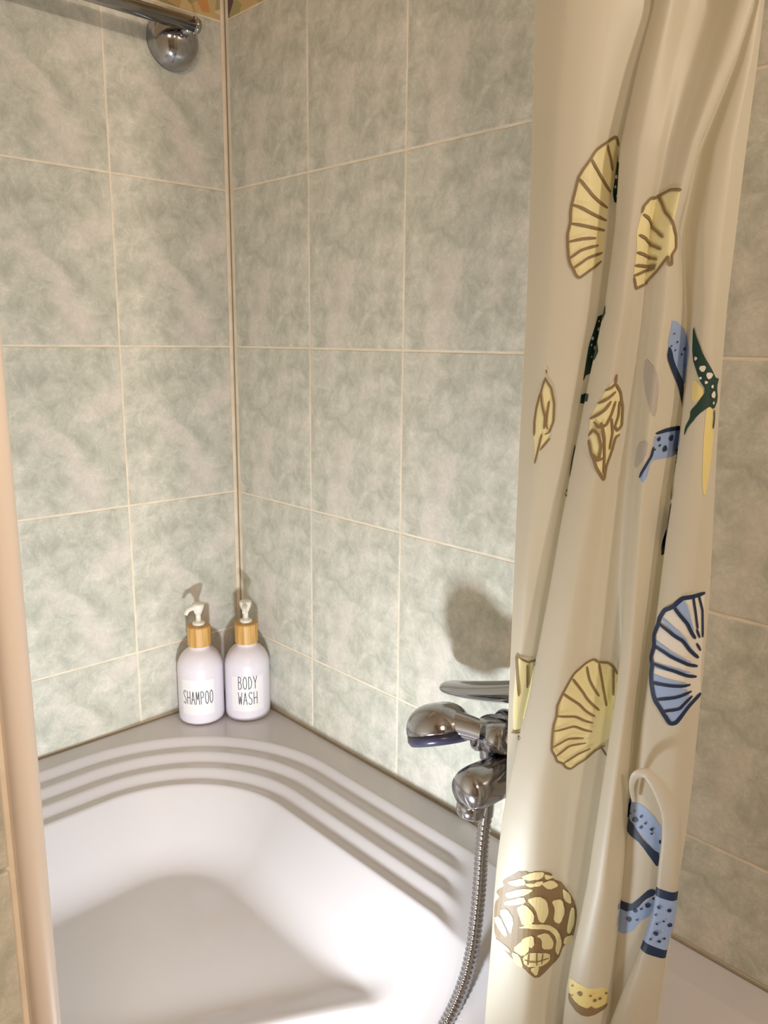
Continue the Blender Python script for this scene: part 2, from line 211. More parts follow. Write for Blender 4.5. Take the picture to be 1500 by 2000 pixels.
PRINTS = [["shell_print","gold scallop shell, cut by the fold, near the curtain top",[["f","gold",[[2.502,1.3504],[2.332,1.3451],[2.241,1.3429],[2.041,1.3364],[1.941,1.3332],[1.771,1.3256],[1.641,1.3192],[1.561,1.3073],[1.501,1.2987],[1.491,1.2857],[1.431,1.276],[1.451,1.2663],[1.521,1.2555],[1.611,1.2501],[1.701,1.2436],[1.791,1.2425],[2.031,1.2469],[2.241,1.2512],[2.422,1.2566],[2.462,1.2738],[2.472,1.2933],[2.572,1.3138],[2.652,1.3256],[2.672,1.3386],[2.572,1.3504]],0],["s","brown",[[2.632,1.344],[2.542,1.3504],[2.502,1.3504],[2.352,1.3461],[2.332,1.3451],[2.241,1.3429],[2.091,1.3386],[1.971,1.3332],[1.771,1.3256],[1.641,1.3192],[1.561,1.3073],[1.501,1.2987],[1.481,1.2922],[1.491,1.2857],[1.431,1.276],[1.451,1.2663],[1.491,1.2577],[1.551,1.2523],[1.611,1.2501],[1.701,1.2447],[1.791,1.2425],[2.031,1.2469],[2.241,1.2512],[2.422,1.2566]],0.0022],["s","brown",[[2.362,1.344],[2.472,1.3343],[2.542,1.3256]],0.0022],["s","brown",[[1.981,1.3321],[2.191,1.3235],[2.392,1.3148],[2.532,1.3094]],0.0022],["s","brown",[[1.651,1.3181],[1.851,1.3116],[2.051,1.3062],[2.292,1.3008],[2.482,1.2976]],0.0022],["s","brown",[[1.521,1.2987],[1.741,1.2965],[1.971,1.2933],[2.482,1.2879]],0.0022],["s","brown",[[1.491,1.2846],[1.901,1.2825],[2.452,1.2803]],0.0022],["s","brown",[[1.471,1.2706],[1.821,1.2728],[2.241,1.2738]],0.0022],["s","brown",[[1.511,1.2577],[1.801,1.2641],[2.312,1.2684]],0.0022],["s","brown",[[1.611,1.2501],[2.001,1.2577],[2.432,1.263]],0.0022],["f","green",[[2.652,1.3418],[2.622,1.3224],[2.582,1.3094],[2.672,1.3008],[3.953,1.304],[2.662,1.331]],1],["d","white",[[2.632,1.3213]],0.002],["d","white",[[2.632,1.3138]],0.0016],["d","white",[[2.702,1.3073]],0.0014]]],["shell_print","gold scallop shell with its hinge, right of the first one",[["f","gold",[[9.046,1.3051],[8.266,1.3062],[7.565,1.304],[7.205,1.303],[5.974,1.3008],[5.634,1.2954],[5.574,1.29],[5.454,1.2792],[5.434,1.2749],[5.574,1.2609],[5.554,1.2512],[5.584,1.2425],[5.874,1.2339],[7.185,1.2393],[8.195,1.2469],[8.816,1.2566],[9.306,1.2501],[9.346,1.2598],[9.616,1.2641],[9.586,1.2728],[9.266,1.2814],[9.196,1.2911],[9.136,1.3008]],0],["s","brown",[[9.136,1.3051],[8.266,1.3062],[7.565,1.304],[7.205,1.303],[5.974,1.3008],[5.634,1.2954],[5.574,1.29]],0.0022],["s","brown",[[5.584,1.2425],[5.874,1.2339],[7.185,1.2393],[8.195,1.2469],[8.936,1.2577],[8.986,1.2523],[9.296,1.2512],[9.256,1.2587],[9.616,1.2641],[9.586,1.2728],[9.266,1.2814]],0.0022],["s","brown",[[7.225,1.303],[8.296,1.29],[9.316,1.2803]],0.0022],["s","brown",[[5.644,1.2889],[7.255,1.2803],[8.486,1.2717]],0.0022],["s","brown",[[5.564,1.2738],[6.634,1.2695],[8.396,1.263]],0.0022],["s","brown",[[5.574,1.2609],[6.724,1.2587],[8.115,1.2555]],0.0022],["s","brown",[[5.554,1.2512],[8.055,1.2512]],0.0022],["s","brown",[[5.574,1.2436],[6.644,1.2479],[7.965,1.249]],0.0022]]],["starfish_print","dark green spotted starfish arm in a deep fold",[["f","green",[[4.063,1.2231],[2.482,1.2156],[2.422,1.2015],[2.342,1.1897],[2.342,1.1746],[2.342,1.1584],[2.432,1.1659],[4.143,1.1767],[4.293,1.1864],[3.592,1.2015],[4.263,1.2123]],0],["d","white",[[2.542,1.2026]],0.0022],["d","white",[[2.402,1.1951]],0.002],["d","white",[[2.522,1.1875]],0.002],["d","white",[[2.502,1.2091]],0.0012],["d","white",[[2.582,1.2113]],0.001],["d","white",[[2.402,1.1897]],0.0012],["d","white",[[2.472,1.18]],0.0012],["d","white",[[4.223,1.1994]],0.001]]],["starfish_print","small dark green square in the deep fold",[["f","green",[[2.362,1.1508],[4.203,1.1519],[4.213,1.1422],[2.372,1.139]],0],["d","white",[[2.522,1.1454]],0.0016]]],["starfish_print","thin dark green line further down the deep fold",[["s","green",[[2.432,1.1055],[2.422,1.0915],[2.482,1.0775],[4.113,1.0634]],0.0022]]],["conch_print","slim gold conch slice at the curtain edge",[["f","gold",[[1.031,1.1627],[1.331,1.1519],[1.441,1.1379],[1.461,1.1249],[1.391,1.1174],[1.261,1.1066],[1.081,1.1001],[0.841,1.0872],[0.811,1.1044],[0.67,1.1185],[0.761,1.14],[0.891,1.1519]],0],["s","brown",[[1.031,1.1627],[1.291,1.1541],[1.431,1.1411],[1.461,1.126],[1.361,1.1163],[1.221,1.1152]],0.0018],["s","brown",[[1.031,1.1616],[0.901,1.1498],[0.981,1.1411],[1.171,1.1293],[1.171,1.1195]],0.0018],["s","brown",[[1.261,1.1433],[1.231,1.1314],[1.231,1.1228],[1.311,1.1195]],0.0018],["s","brown",[[1.411,1.112],[1.261,1.1066],[1.091,1.1012]],0.0018],["s","brown",[[0.881,1.1498],[0.771,1.1368],[0.73,1.1249],[0.761,1.1131]],0.0018],["s","brown",[[1.041,1.1692],[1.101,1.1659]],0.0018],["s","brown",[[1.101,1.1152],[1.011,1.1044],[0.881,1.0893]],0.0018]]],["conch_print","gold and brown conch beside the green starfish arm",[["f","gold",[[5.414,1.1627],[6.214,1.1433],[6.314,1.1239],[6.054,1.1098],[5.744,1.0926],[5.574,1.0796],[4.823,1.0936],[4.563,1.112],[4.453,1.1314],[4.673,1.1454],[4.983,1.1573]],0],["s","brown",[[5.354,1.167],[5.384,1.1595],[5.153,1.1562],[4.853,1.1541]],0.0026],["s","brown",[[5.384,1.1595],[5.864,1.1519],[6.204,1.14],[6.304,1.1249],[6.064,1.1206],[5.784,1.1239],[5.964,1.1336],[5.874,1.1454]],0.0026],["s","brown",[[5.474,1.153],[5.063,1.1476],[4.653,1.1433]],0.0026],["s","brown",[[5.274,1.1454],[5.033,1.139],[4.693,1.1336],[4.463,1.1303]],0.0026],["s","brown",[[5.574,1.1454],[5.434,1.1346],[5.213,1.126],[4.813,1.1239],[4.623,1.1282]],0.0026],["s","brown",[[4.533,1.1163],[4.633,1.1217],[4.863,1.1185],[5.103,1.1088],[5.113,1.098]],0.0026],["s","brown",[[4.553,1.1131],[4.713,1.1023],[5.063,1.0904],[5.614,1.0796],[5.624,1.0915],[5.824,1.1034],[5.974,1.1152],[6.244,1.1174]],0.0026],["s","brown",[[4.913,1.1282],[5.223,1.1152],[5.414,1.099],[5.524,1.085]],0.0026],["s","brown",[[5.474,1.1314],[5.694,1.1195],[5.654,1.1055]],0.0026],["s","brown",[[4.713,1.1023],[5.063,1.0969],[5.414,1.099]],0.0026],["s","brown",[[5.884,1.1044],[5.914,1.1077]],0.0026]]],["starfish_print","pale blue starfish arm with a navy edge",[["f","blue",[[9.576,1.2113],[11.167,1.2005],[11.948,1.1843],[11.548,1.1703],[11.057,1.1573],[10.367,1.1659],[9.726,1.18],[9.416,1.1908],[9.516,1.2015]],0],["f","navy",[[9.486,1.1897],[9.436,1.181],[9.787,1.1692],[10.337,1.1573],[10.697,1.1444],[11.147,1.1379],[10.857,1.1595],[10.367,1.1681],[9.877,1.1778],[9.686,1.1864]],1],["d","navy",[[9.726,1.1994]],0.001],["d","navy",[[10.027,1.1929]],0.0012],["d","navy",[[9.606,1.1897]],0.001],["d","navy",[[10.737,1.1875]],0.0016],["d","navy",[[10.467,1.1832]],0.0014],["d","navy",[[11.428,1.1746]],0.0014],["d","navy",[[9.887,1.1864]],0.001]]],["starfish_print","faint grey leaf of a print showing through from the back",[["f","grey",[[7.815,1.181],[8.896,1.1713],[9.216,1.1584],[9.246,1.1336],[8.986,1.1346],[8.256,1.1519],[7.825,1.1659]],0]]],["starfish_print","faint grey patch beside the pale blue piece",[["f","grey",[[8.986,1.1152],[7.915,1.1098],[7.785,1.0872],[8.926,1.099]],0]]],["starfish_print","pale blue starfish piece with big navy dots",[["f","blue",[[9.286,1.1195],[11.818,1.1228],[12.078,1.1088],[10.467,1.099],[9.526,1.098],[9.246,1.0969],[9.116,1.0829],[8.836,1.0785],[8.496,1.0839],[9.146,1.099],[9.266,1.1088]],0],["f","navy",[[9.286,1.1206],[9.777,1.1239],[10.817,1.1249],[11.888,1.1217],[9.867,1.1206],[9.346,1.1185]],1],["s","navy",[[8.586,1.0829],[8.906,1.0915],[9.226,1.1012],[9.266,1.1088]],0.0024],["d","navy",[[10.047,1.1152]],0.0034],["d","navy",[[9.726,1.1066]],0.0034],["d","navy",[[9.446,1.1152]],0.0024],["d","navy",[[9.506,1.1098]],0.0014],["d","navy",[[10.577,1.1044]],0.0014],["d","navy",[[9.326,1.1066]],0.0012]]],["starfish_print","long thin navy starfish tip at a fold edge",[["f","navy",[[12.078,1.0645],[10.447,1.0365],[10.147,1.0224],[10.287,1.0095],[12.008,1.0289],[12.068,1.0526]],0],["s","navy",[[11.878,1.1088],[10.667,1.098],[11.828,1.0818],[12.078,1.0645]],0.0018]]],["starfish_print","dark green starfish with white spots and yellow edge",[["f","yellow",[[12.468,1.1659],[13.639,1.153],[12.598,1.1433]],0],["f","yellow",[[13.729,1.14],[13.989,1.1433],[14.38,1.14],[14.51,1.1098],[14.219,1.0688],[13.919,1.0753],[13.709,1.1109]],0],["f","green",[[12.138,1.2069],[12.338,1.181],[12.949,1.1649],[13.619,1.1552],[13.059,1.1454],[12.578,1.139],[12.618,1.1336],[12.348,1.1249],[12.378,1.1174],[12.558,1.126],[13.149,1.1357],[13.989,1.1433],[14.38,1.14],[14.64,1.1476],[14.5,1.1584],[14.63,1.1649],[14.37,1.1649],[14.069,1.1703],[13.369,1.181],[12.628,1.1951]],1],["s","green",[[14.38,1.14],[14.42,1.1336],[14.4,1.1249]],0.0018],["d","white",[[13.259,1.1724]],0.0032],["d","white",[[13.769,1.167]],0.0034],["d","white",[[14.209,1.1519]],0.0036],["d","white",[[14.069,1.1584]],0.0018],["d","white",[[13.569,1.1616]],0.0016],["d","white",[[12.668,1.18]],0.002],["d","white",[[13.139,1.1649]],0.0014],["d","white",[[14.26,1.1454]],0.0016]]],["shell_print","slice of a gold scallop at the left edge by the tap",[["f","gold",[[0.61,0.9091],[1.531,0.9027],[3.983,0.9059],[4.103,0.8811],[4.033,0.8476],[0.871,0.8293],[0.55,0.8358]],0],["s","brown",[[0.6,0.9102],[1.601,0.9027],[4.063,0.907]],0.0022],["s","brown",[[0.61,0.9091],[0.811,0.8876],[1.081,0.8681]],0.0022],["s","brown",[[1.541,0.9005],[1.721,0.8757]],0.0022],["s","brown",[[0.47,0.8293],[1.121,0.8304]],0.0022],["s","brown",[[0.761,0.8293],[4.103,0.8325]],0.0022]]],["shell_print","large gold scallop shell in the middle of the curtain",[["f","gold",[[6.845,0.8984],[6.704,0.9059],[6.534,0.9113],[6.304,0.9124],[6.184,0.9167],[5.894,0.9135],[5.524,0.9059],[5.434,0.9016],[5.274,0.8919],[5.193,0.8865],[5.073,0.8757],[5.103,0.866],[5.053,0.8574],[5.073,0.8498],[5.113,0.8401],[5.163,0.8315],[5.294,0.8261],[5.394,0.8196],[5.584,0.8164],[5.664,0.812],[5.824,0.8088],[6.234,0.8164],[6.464,0.825],[6.664,0.8282],[6.724,0.8358],[8.025,0.8757],[8.085,0.9027]],0],["s","brown",[[6.845,0.8984],[6.704,0.9059],[6.534,0.9113],[6.304,0.9124],[6.184,0.9167],[5.894,0.9135],[5.524,0.9059],[5.434,0.9016],[5.274,0.8919],[5.193,0.8865],[5.073,0.8757],[5.103,0.866],[5.053,0.8574],[5.073,0.8498],[5.113,0.8401],[5.163,0.8315],[5.294,0.8261],[5.394,0.8196],[5.584,0.8164],[5.664,0.812],[5.824,0.8088],[6.234,0.8164],[6.464,0.825],[6.664,0.8282]],0.0022],["s","brown",[[5.954,0.9102],[6.114,0.8962],[6.394,0.8789]],0.0022],["s","brown",[[6.324,0.9113],[6.434,0.894],[6.584,0.8681]],0.0022],["s","brown",[[6.704,0.9059],[6.724,0.893],[6.755,0.8779]],0.0022],["s","brown",[[5.484,0.9005],[5.994,0.8822],[6.424,0.8649]],0.0022],["s","brown",[[5.223,0.8876],[5.794,0.8746],[6.334,0.8595]],0.0022],["s","brown",[[5.103,0.866],[5.714,0.8627],[6.314,0.853]],0.0022],["s","brown",[[5.113,0.8509],[5.724,0.853],[6.314,0.8444]],0.0022],["s","brown",[[5.183,0.8347],[5.594,0.8412],[6.124,0.839]],0.0022],["s","brown",[[5.334,0.825],[5.684,0.8336],[6.204,0.8336]],0.0022],["s","brown",[[5.584,0.8164],[5.974,0.8228],[6.324,0.8271]],0.0022],["s","brown",[[6.544,0.8282],[6.734,0.8174]],0.0022]]],["shell_print","blue striped scallop shell at the right edge of the curtain",[["f","white",[[14.59,0.9868],[14.179,0.9858],[13.429,0.9836],[13.009,0.976],[12.538,0.9706],[12.328,0.962],[12.308,0.9566],[12.118,0.9458],[12.238,0.9361],[12.118,0.9253],[12.268,0.9199],[12.278,0.9113],[12.348,0.9037],[12.548,0.8919],[12.688,0.8865],[13.099,0.8789],[13.289,0.8746],[13.549,0.8681],[13.779,0.8692],[14.079,0.8768],[14.34,0.8843],[14.58,0.8897],[14.88,0.8951],[14.8,0.907],[14.75,0.9275],[14.74,0.9469],[14.67,0.9696]],0],["f","blue",[[13.009,0.976],[13.429,0.9836],[13.799,0.975],[14.33,0.9512],[13.859,0.9609]],1],["f","blue",[[12.318,0.9631],[12.478,0.9642],[13.699,0.9512],[14.56,0.9307],[13.739,0.9447]],1],["f","blue",[[11.998,0.9447],[12.508,0.9404],[13.359,0.934],[14.5,0.9242],[13.339,0.9296],[12.018,0.9372]],1],["f","blue",[[10.387,0.9178],[12.488,0.9221],[13.439,0.921],[14.5,0.9156],[13.419,0.9167]],1],["f","blue",[[12.198,0.9124],[12.839,0.9102],[14.31,0.907],[13.539,0.9048],[12.298,0.9027]],1],["f","blue",[[12.318,0.9005],[13.399,0.9037],[14.39,0.9005],[13.599,0.893],[12.618,0.8876]],1],["f","blue",[[12.698,0.8854],[13.659,0.8919],[14.45,0.8973],[13.929,0.8843],[13.159,0.8789]],1],["f","blue",[[13.279,0.8757],[13.979,0.8832],[14.47,0.8919],[14.129,0.8779],[13.739,0.8681],[13.509,0.8681]],1],["s","navy",[[14.59,0.9868],[14.179,0.9858],[13.429,0.9836],[13.009,0.976],[12.538,0.9706],[12.328,0.962],[12.308,0.9566],[12.118,0.9458],[12.238,0.9361],[12.118,0.9253],[12.268,0.9199],[12.278,0.9113],[12.348,0.9037],[12.548,0.8919],[12.688,0.8865],[13.099,0.8789],[13.289,0.8746],[13.549,0.8681],[13.779,0.8692],[14.079,0.8768],[14.34,0.8843],[14.58,0.8897],[14.88,0.8951]],0.0038],["s","navy",[[13.019,0.975],[13.829,0.9609],[14.35,0.9469]],0.003],["s","navy",[[12.338,0.9577],[13.679,0.9458],[14.57,0.9286]],0.003],["s","navy",[[12.228,0.9372],[13.339,0.9296],[14.56,0.921]],0.003],["s","navy",[[12.258,0.921],[13.419,0.9178],[14.56,0.9113]],0.003],["s","navy",[[12.348,0.9037],[13.499,0.9037],[14.32,0.9048]],0.003],["s","navy",[[12.678,0.8886],[13.599,0.893],[14.4,0.8984]],0.003],["s","navy",[[13.159,0.8789],[13.929,0.8832],[14.46,0.894]],0.003],["s","navy",[[13.989,0.9858],[14.209,0.9717],[14.4,0.9555]],0.0022],["s","navy",[[14.29,0.9858],[14.54,0.9717],[14.68,0.9469]],0.0022],["s","navy",[[14.35,0.9555],[14.54,0.9469]],0.0022],["s","navy",[[14.41,0.9426],[14.64,0.935]],0.0022]]],["conch_print","large gold conch shell low on the curtain",[["f","brown",[[4.673,0.7041],[4.463,0.6933],[4.283,0.6847],[4.363,0.6804],[4.103,0.6696],[4.263,0.6664],[4.093,0.6567],[4.093,0.6405],[4.183,0.6211],[4.443,0.6113],[4.663,0.6049],[4.913,0.5995],[5.424,0.5855],[5.784,0.5887],[6.244,0.5973],[6.314,0.6113],[6.564,0.6146],[6.594,0.6286],[6.574,0.6459],[6.384,0.6664],[6.004,0.6869],[5.634,0.6944],[5.584,0.702],[5.173,0.7074]],0],["f","gold",[[4.383,0.6858],[4.753,0.6977],[4.833,0.6912],[4.573,0.6847]],1],["f","gold",[[4.783,0.6923],[5.324,0.6966],[5.334,0.6912],[4.863,0.689]],1],["f","gold",[[4.683,0.6977],[4.993,0.7063],[5.364,0.7052],[5.314,0.6987],[4.803,0.6955]],1],["f","gold",[[5.264,0.6933],[5.604,0.6944],[5.864,0.6847],[5.534,0.6836]],1],["f","gold",[[4.383,0.6739],[4.723,0.6858],[5.073,0.688],[4.733,0.6772],[4.433,0.6685]],1],["f","gold",[[4.373,0.6642],[4.783,0.6782],[4.863,0.6718],[4.403,0.6599]],1],["f","gold",[[4.833,0.6761],[5.223,0.6804],[5.494,0.6728],[5.604,0.6577],[5.464,0.648],[5.284,0.6523],[5.153,0.6664]],1],["f","gold",[[4.643,0.6631],[4.813,0.6707],[5.123,0.661],[5.113,0.6513],[4.793,0.6459],[4.713,0.6556]],1],["f","gold",[[5.634,0.6707],[6.044,0.6685],[6.214,0.6523],[6.104,0.6394],[5.794,0.6459],[5.804,0.6599]],1],["f","gold",[[5.994,0.6815],[6.284,0.6718],[6.354,0.6588],[6.124,0.6664]],1],["f","gold",[[6.344,0.6556],[6.454,0.6545],[6.534,0.6351],[6.444,0.6232],[6.334,0.6286]],1],["f","gold",[[4.263,0.6513],[4.453,0.6588],[4.613,0.6491],[4.563,0.6318],[4.503,0.6351]],1],["f","gold",[[4.093,0.6394],[4.293,0.647],[4.503,0.6318],[4.443,0.6254]],1],["f","gold",[[4.183,0.62],[4.523,0.6167],[4.593,0.6113],[4.283,0.6135]],1],["f","gold",[[4.663,0.6416],[4.983,0.6513],[5.574,0.6459],[6.104,0.6308],[6.264,0.6157],[6.194,0.6016],[6.044,0.6103],[6.064,0.6232],[5.584,0.6405],[4.993,0.6459]],1],["f","gold",[[4.833,0.634],[5.133,0.6383],[5.203,0.6243],[4.743,0.6232]],1],["f","gold",[[5.213,0.6372],[5.604,0.6362],[5.944,0.62],[5.894,0.6124],[5.474,0.6189],[5.434,0.6308]],1],["f","gold",[[4.603,0.6167],[4.813,0.6308],[5.053,0.6232],[4.833,0.6124]],1],["f","gold",[[4.833,0.6124],[5.093,0.62],[5.824,0.6092],[5.864,0.5995],[5.534,0.5984],[4.903,0.6038]],1],["f","gold",[[4.583,0.6135],[4.763,0.6135],[4.883,0.6006],[4.693,0.6006]],1],["f","gold",[[5.063,0.6016],[5.454,0.6006],[5.374,0.5887]],1],["f","gold",[[6.304,0.6221],[6.564,0.6221],[6.544,0.6124],[6.304,0.6135]],1],["f","gold",[[5.334,0.7031],[5.684,0.6966],[5.414,0.6955]],1],["s","brown",[[5.013,0.6178],[5.003,0.6049]],0.0014],["s","brown",[[5.294,0.6178],[5.334,0.6027]],0.0014],["s","brown",[[5.524,0.6135],[5.524,0.6016]],0.0014],["s","brown",[[4.893,0.6103],[5.804,0.6038]],0.0014]]],["starfish_print","pale yellow dotted band low on a fold",[["f","yellow",[[8.105,0.5962],[9.036,0.5952],[9.837,0.593],[9.917,0.5736],[9.276,0.5703],[8.586,0.5725],[8.195,0.5822]],0],["f","brown",[[8.215,0.5801],[8.576,0.5736],[9.136,0.5725],[9.226,0.5757],[9.426,0.5714],[9.907,0.5757],[9.817,0.5703],[9.296,0.5639],[8.696,0.5639],[8.266,0.5714]],1],["d","brown",[[8.696,0.5865]],0.003],["d","brown",[[9.176,0.5876]],0.0016],["d","brown",[[9.356,0.5822]],0.0024],["d","brown",[[9.536,0.5833]],0.002],["d","brown",[[8.366,0.5898]],0.0012],["d","brown",[[9.757,0.5876]],0.0018],["d","brown",[[8.416,0.5801]],0.001]]],["starfish_print","pale blue starfish arm inside the curled hem",[["f","blue",[[10.127,0.784],[12.488,0.7851],[13.249,0.7764],[13.709,0.7635],[13.819,0.7516],[13.689,0.7365],[13.299,0.743],[12.819,0.7516],[12.318,0.7602],[10.197,0.7689]],0],["f","navy",[[10.057,0.7818],[10.087,0.7602],[12.478,0.7484],[13.229,0.7343],[13.659,0.7236],[13.679,0.7387],[13.439,0.7408],[13.189,0.7451],[12.738,0.7505],[12.248,0.7635]],1],["d","navy",[[12.388,0.7667]],0.0032],["d","navy",[[12.638,0.7721]],0.0016],["d","navy",[[12.678,0.7613]],0.0018],["d","navy",[[12.859,0.7667]],0.0014],["d","navy",[[13.219,0.7624]],0.002],["d","navy",[[13.669,0.7516]],0.0026],["d","navy",[[12.338,0.7754]],0.001],["d","navy",[[13.229,0.7581]],0.0014],["d","navy",[[12.108,0.771]],0.0012]]],["starfish_print","small pale blue starfish piece with a navy border",[["f","navy",[[10.037,0.6804],[12.518,0.6761],[12.889,0.689],[13.369,0.7009],[13.659,0.7009],[13.639,0.6955],[13.219,0.689],[12.759,0.675],[12.378,0.6675],[10.147,0.6696]],1],["f","blue",[[10.147,0.6696],[12.759,0.675],[13.639,0.6955],[13.599,0.6739],[12.999,0.6642],[12.678,0.6491],[12.288,0.6416],[10.087,0.6523]],0],["d","navy",[[10.417,0.6577]],0.003],["d","navy",[[12.558,0.6621]],0.003],["d","navy",[[12.759,0.6739]],0.0024],["d","navy",[[13.349,0.6836]],0.003],["d","navy",[[13.609,0.6923]],0.002],["d","navy",[[13.049,0.6782]],0.0014],["d","navy",[[12.879,0.6653]],0.0012]]]]
# ------------------------------------------------------------------ materials
def tile_material(name, dark, mid, light_, tint):
    m = material(name, mid, 0.42)
    nt = m.node_tree
    L = nt.links
    b = nt.nodes['Principled BSDF']
    b.inputs['Specular IOR Level'].default_value = 0.35
    tc = nt.nodes.new('ShaderNodeTexCoord')
    def noise(scale, detail, rough, dist=0.0):
        n = nt.nodes.new('ShaderNodeTexNoise')
        n.inputs['Scale'].default_value = scale
        n.inputs['Detail'].default_value = detail
        n.inputs['Roughness'].default_value = rough
        n.inputs['Distortion'].default_value = dist
        L.new(tc.outputs['Object'], n.inputs['Vector'])
        return n
    big = noise(17, 3, 0.55)
    mot = noise(34, 9, 0.78, 0.5)
    fine = noise(90, 5, 0.65, 0.8)
    r1 = nt.nodes.new('ShaderNodeValToRGB')
    e = r1.color_ramp.elements
    e[0].position, e[0].color = 0.37, dark
    e[1].position, e[1].color = 0.63, light_
    k = e.new(0.5)
    k.color = mid
    mixf = nt.nodes.new('ShaderNodeMath')
    mixf.operation = 'MULTIPLY_ADD'
    mixf.inputs[1].default_value = 0.30
    L.new(big.outputs['Fac'], mixf.inputs[0])
    sc = nt.nodes.new('ShaderNodeMath')
    sc.operation = 'MULTIPLY'
    sc.inputs[1].default_value = 0.70
    L.new(mot.outputs['Fac'], sc.inputs[0])
    L.new(sc.outputs[0], mixf.inputs[2])
    L.new(mixf.outputs[0], r1.inputs['Fac'])
    # thin darker veins
    r2 = nt.nodes.new('ShaderNodeValToRGB')
    e = r2.color_ramp.elements
    e[0].position, e[0].color = 0.40, (0, 0, 0, 1)
    e[1].position, e[1].color = 0.56, (0, 0, 0, 1)
    k = e.new(0.48)
    k.color = (1, 1, 1, 1)
    L.new(fine.outputs['Fac'], r2.inputs['Fac'])
    mx = nt.nodes.new('ShaderNodeMix')
    mx.data_type = 'RGBA'
    mm = nt.nodes.new('ShaderNodeMath')
    mm.operation = 'MULTIPLY'
    mm.inputs[1].default_value = 0.30
    L.new(r2.outputs['Color'], mm.inputs[0])
    L.new(mm.outputs[0], mx.inputs[0])
    L.new(r1.outputs['Color'], mx.inputs[6])
    mx.inputs[7].default_value = dark
    # pinkish cast in places
    pk = nt.nodes.new('ShaderNodeMix')
    pk.data_type = 'RGBA'
    r3 = nt.nodes.new('ShaderNodeMapRange')
    r3.inputs[1].default_value, r3.inputs[2].default_value = 0.52, 0.7
    r3.inputs[3].default_value, r3.inputs[4].default_value = 0.0, 0.38
    pn = noise(14, 2, 0.5)
    L.new(pn.outputs['Fac'], r3.inputs[0])
    L.new(r3.outputs[0], pk.inputs[0])
    L.new(mx.outputs[2], pk.inputs[6])
    pk.inputs[7].default_value = tint
    L.new(pk.outputs[2], b.inputs['Base Color'])
    bp = nt.nodes.new('ShaderNodeBump')
    bp.inputs['Strength'].default_value = 0.08
    bp.inputs['Distance'].default_value = 0.002
    L.new(mot.outputs['Fac'], bp.inputs['Height'])
    L.new(bp.outputs['Normal'], b.inputs['Normal'])
    return m

M_TILE = tile_material('glazed_tile', srgb(178, 179, 167), srgb(206, 206, 194), srgb(228, 224, 214), srgb(222, 209, 203))
M_GROUT = noise_color(material('grout', srgb(236, 222, 202), 0.8), srgb(228, 214, 192), srgb(242, 230, 212), 30)
M_SEAL = material('dark_joint', srgb(146, 136, 116), 0.7)
M_PLASTER = noise_color(material('plaster', srgb(215, 205, 190), 0.8), srgb(205, 194, 176), srgb(222, 212, 198), 6)
M_FLOOR = noise_color(material('floor_tile', srgb(150, 140, 122), 0.5), srgb(140, 130, 112), srgb(165, 152, 134), 9)
M_TUB = material('acrylic_white', srgb(200, 196, 198), 0.10)
M_TUB.node_tree.nodes['Principled BSDF'].inputs['Specular IOR Level'].default_value = 0.5
M_CHROME = material('chrome', (0.42, 0.42, 0.44, 1), 0.13, 1.0)
M_DARKCHROME = material('dark_plastic', srgb(52, 52, 74), 0.25)
M_PEACH = noise_color(material('peach_trim', srgb(252, 242, 234), 0.45), srgb(250, 239, 230), srgb(253, 245, 238), 3)
M_BOTTLE = material('bottle_plastic', srgb(231, 226, 236), 0.32)
M_BOTTLE.node_tree.nodes['Principled BSDF'].inputs['Subsurface Weight'].default_value = 0.15
M_BOTTLE.node_tree.nodes['Principled BSDF'].inputs['Subsurface Radius'].default_value = (0.01, 0.01, 0.012)
M_LABEL = material('label_paper', srgb(240, 237, 240), 0.5)
M_INK = material('label_ink', srgb(58, 56, 60), 0.6)
M_PUMP = material('pump_plastic', srgb(240, 236, 226), 0.35)

def bamboo():
    m = material('bamboo', srgb(205, 160, 88), 0.45)
    nt = m.node_tree
    tc = nt.nodes.new('ShaderNodeTexCoord')
    mp = nt.nodes.new('ShaderNodeMapping')
    mp.inputs['Scale'].default_value = (1, 1, 0.06)
    n = nt.nodes.new('ShaderNodeTexNoise')
    n.inputs['Scale'].default_value = 220
    r = nt.nodes.new('ShaderNodeValToRGB')
    r.color_ramp.elements[0].position, r.color_ramp.elements[1].position = 0.35, 0.65
    r.color_ramp.elements[0].color, r.color_ramp.elements[1].color = srgb(190, 142, 70), srgb(218, 176, 106)
    nt.links.new(tc.outputs['Object'], mp.inputs[0])
    nt.links.new(mp.outputs[0], n.inputs['Vector'])
    nt.links.new(n.outputs['Fac'], r.inputs['Fac'])
    nt.links.new(r.outputs['Color'], nt.nodes['Principled BSDF'].inputs['Base Color'])
    return m
M_BAMBOO = bamboo()

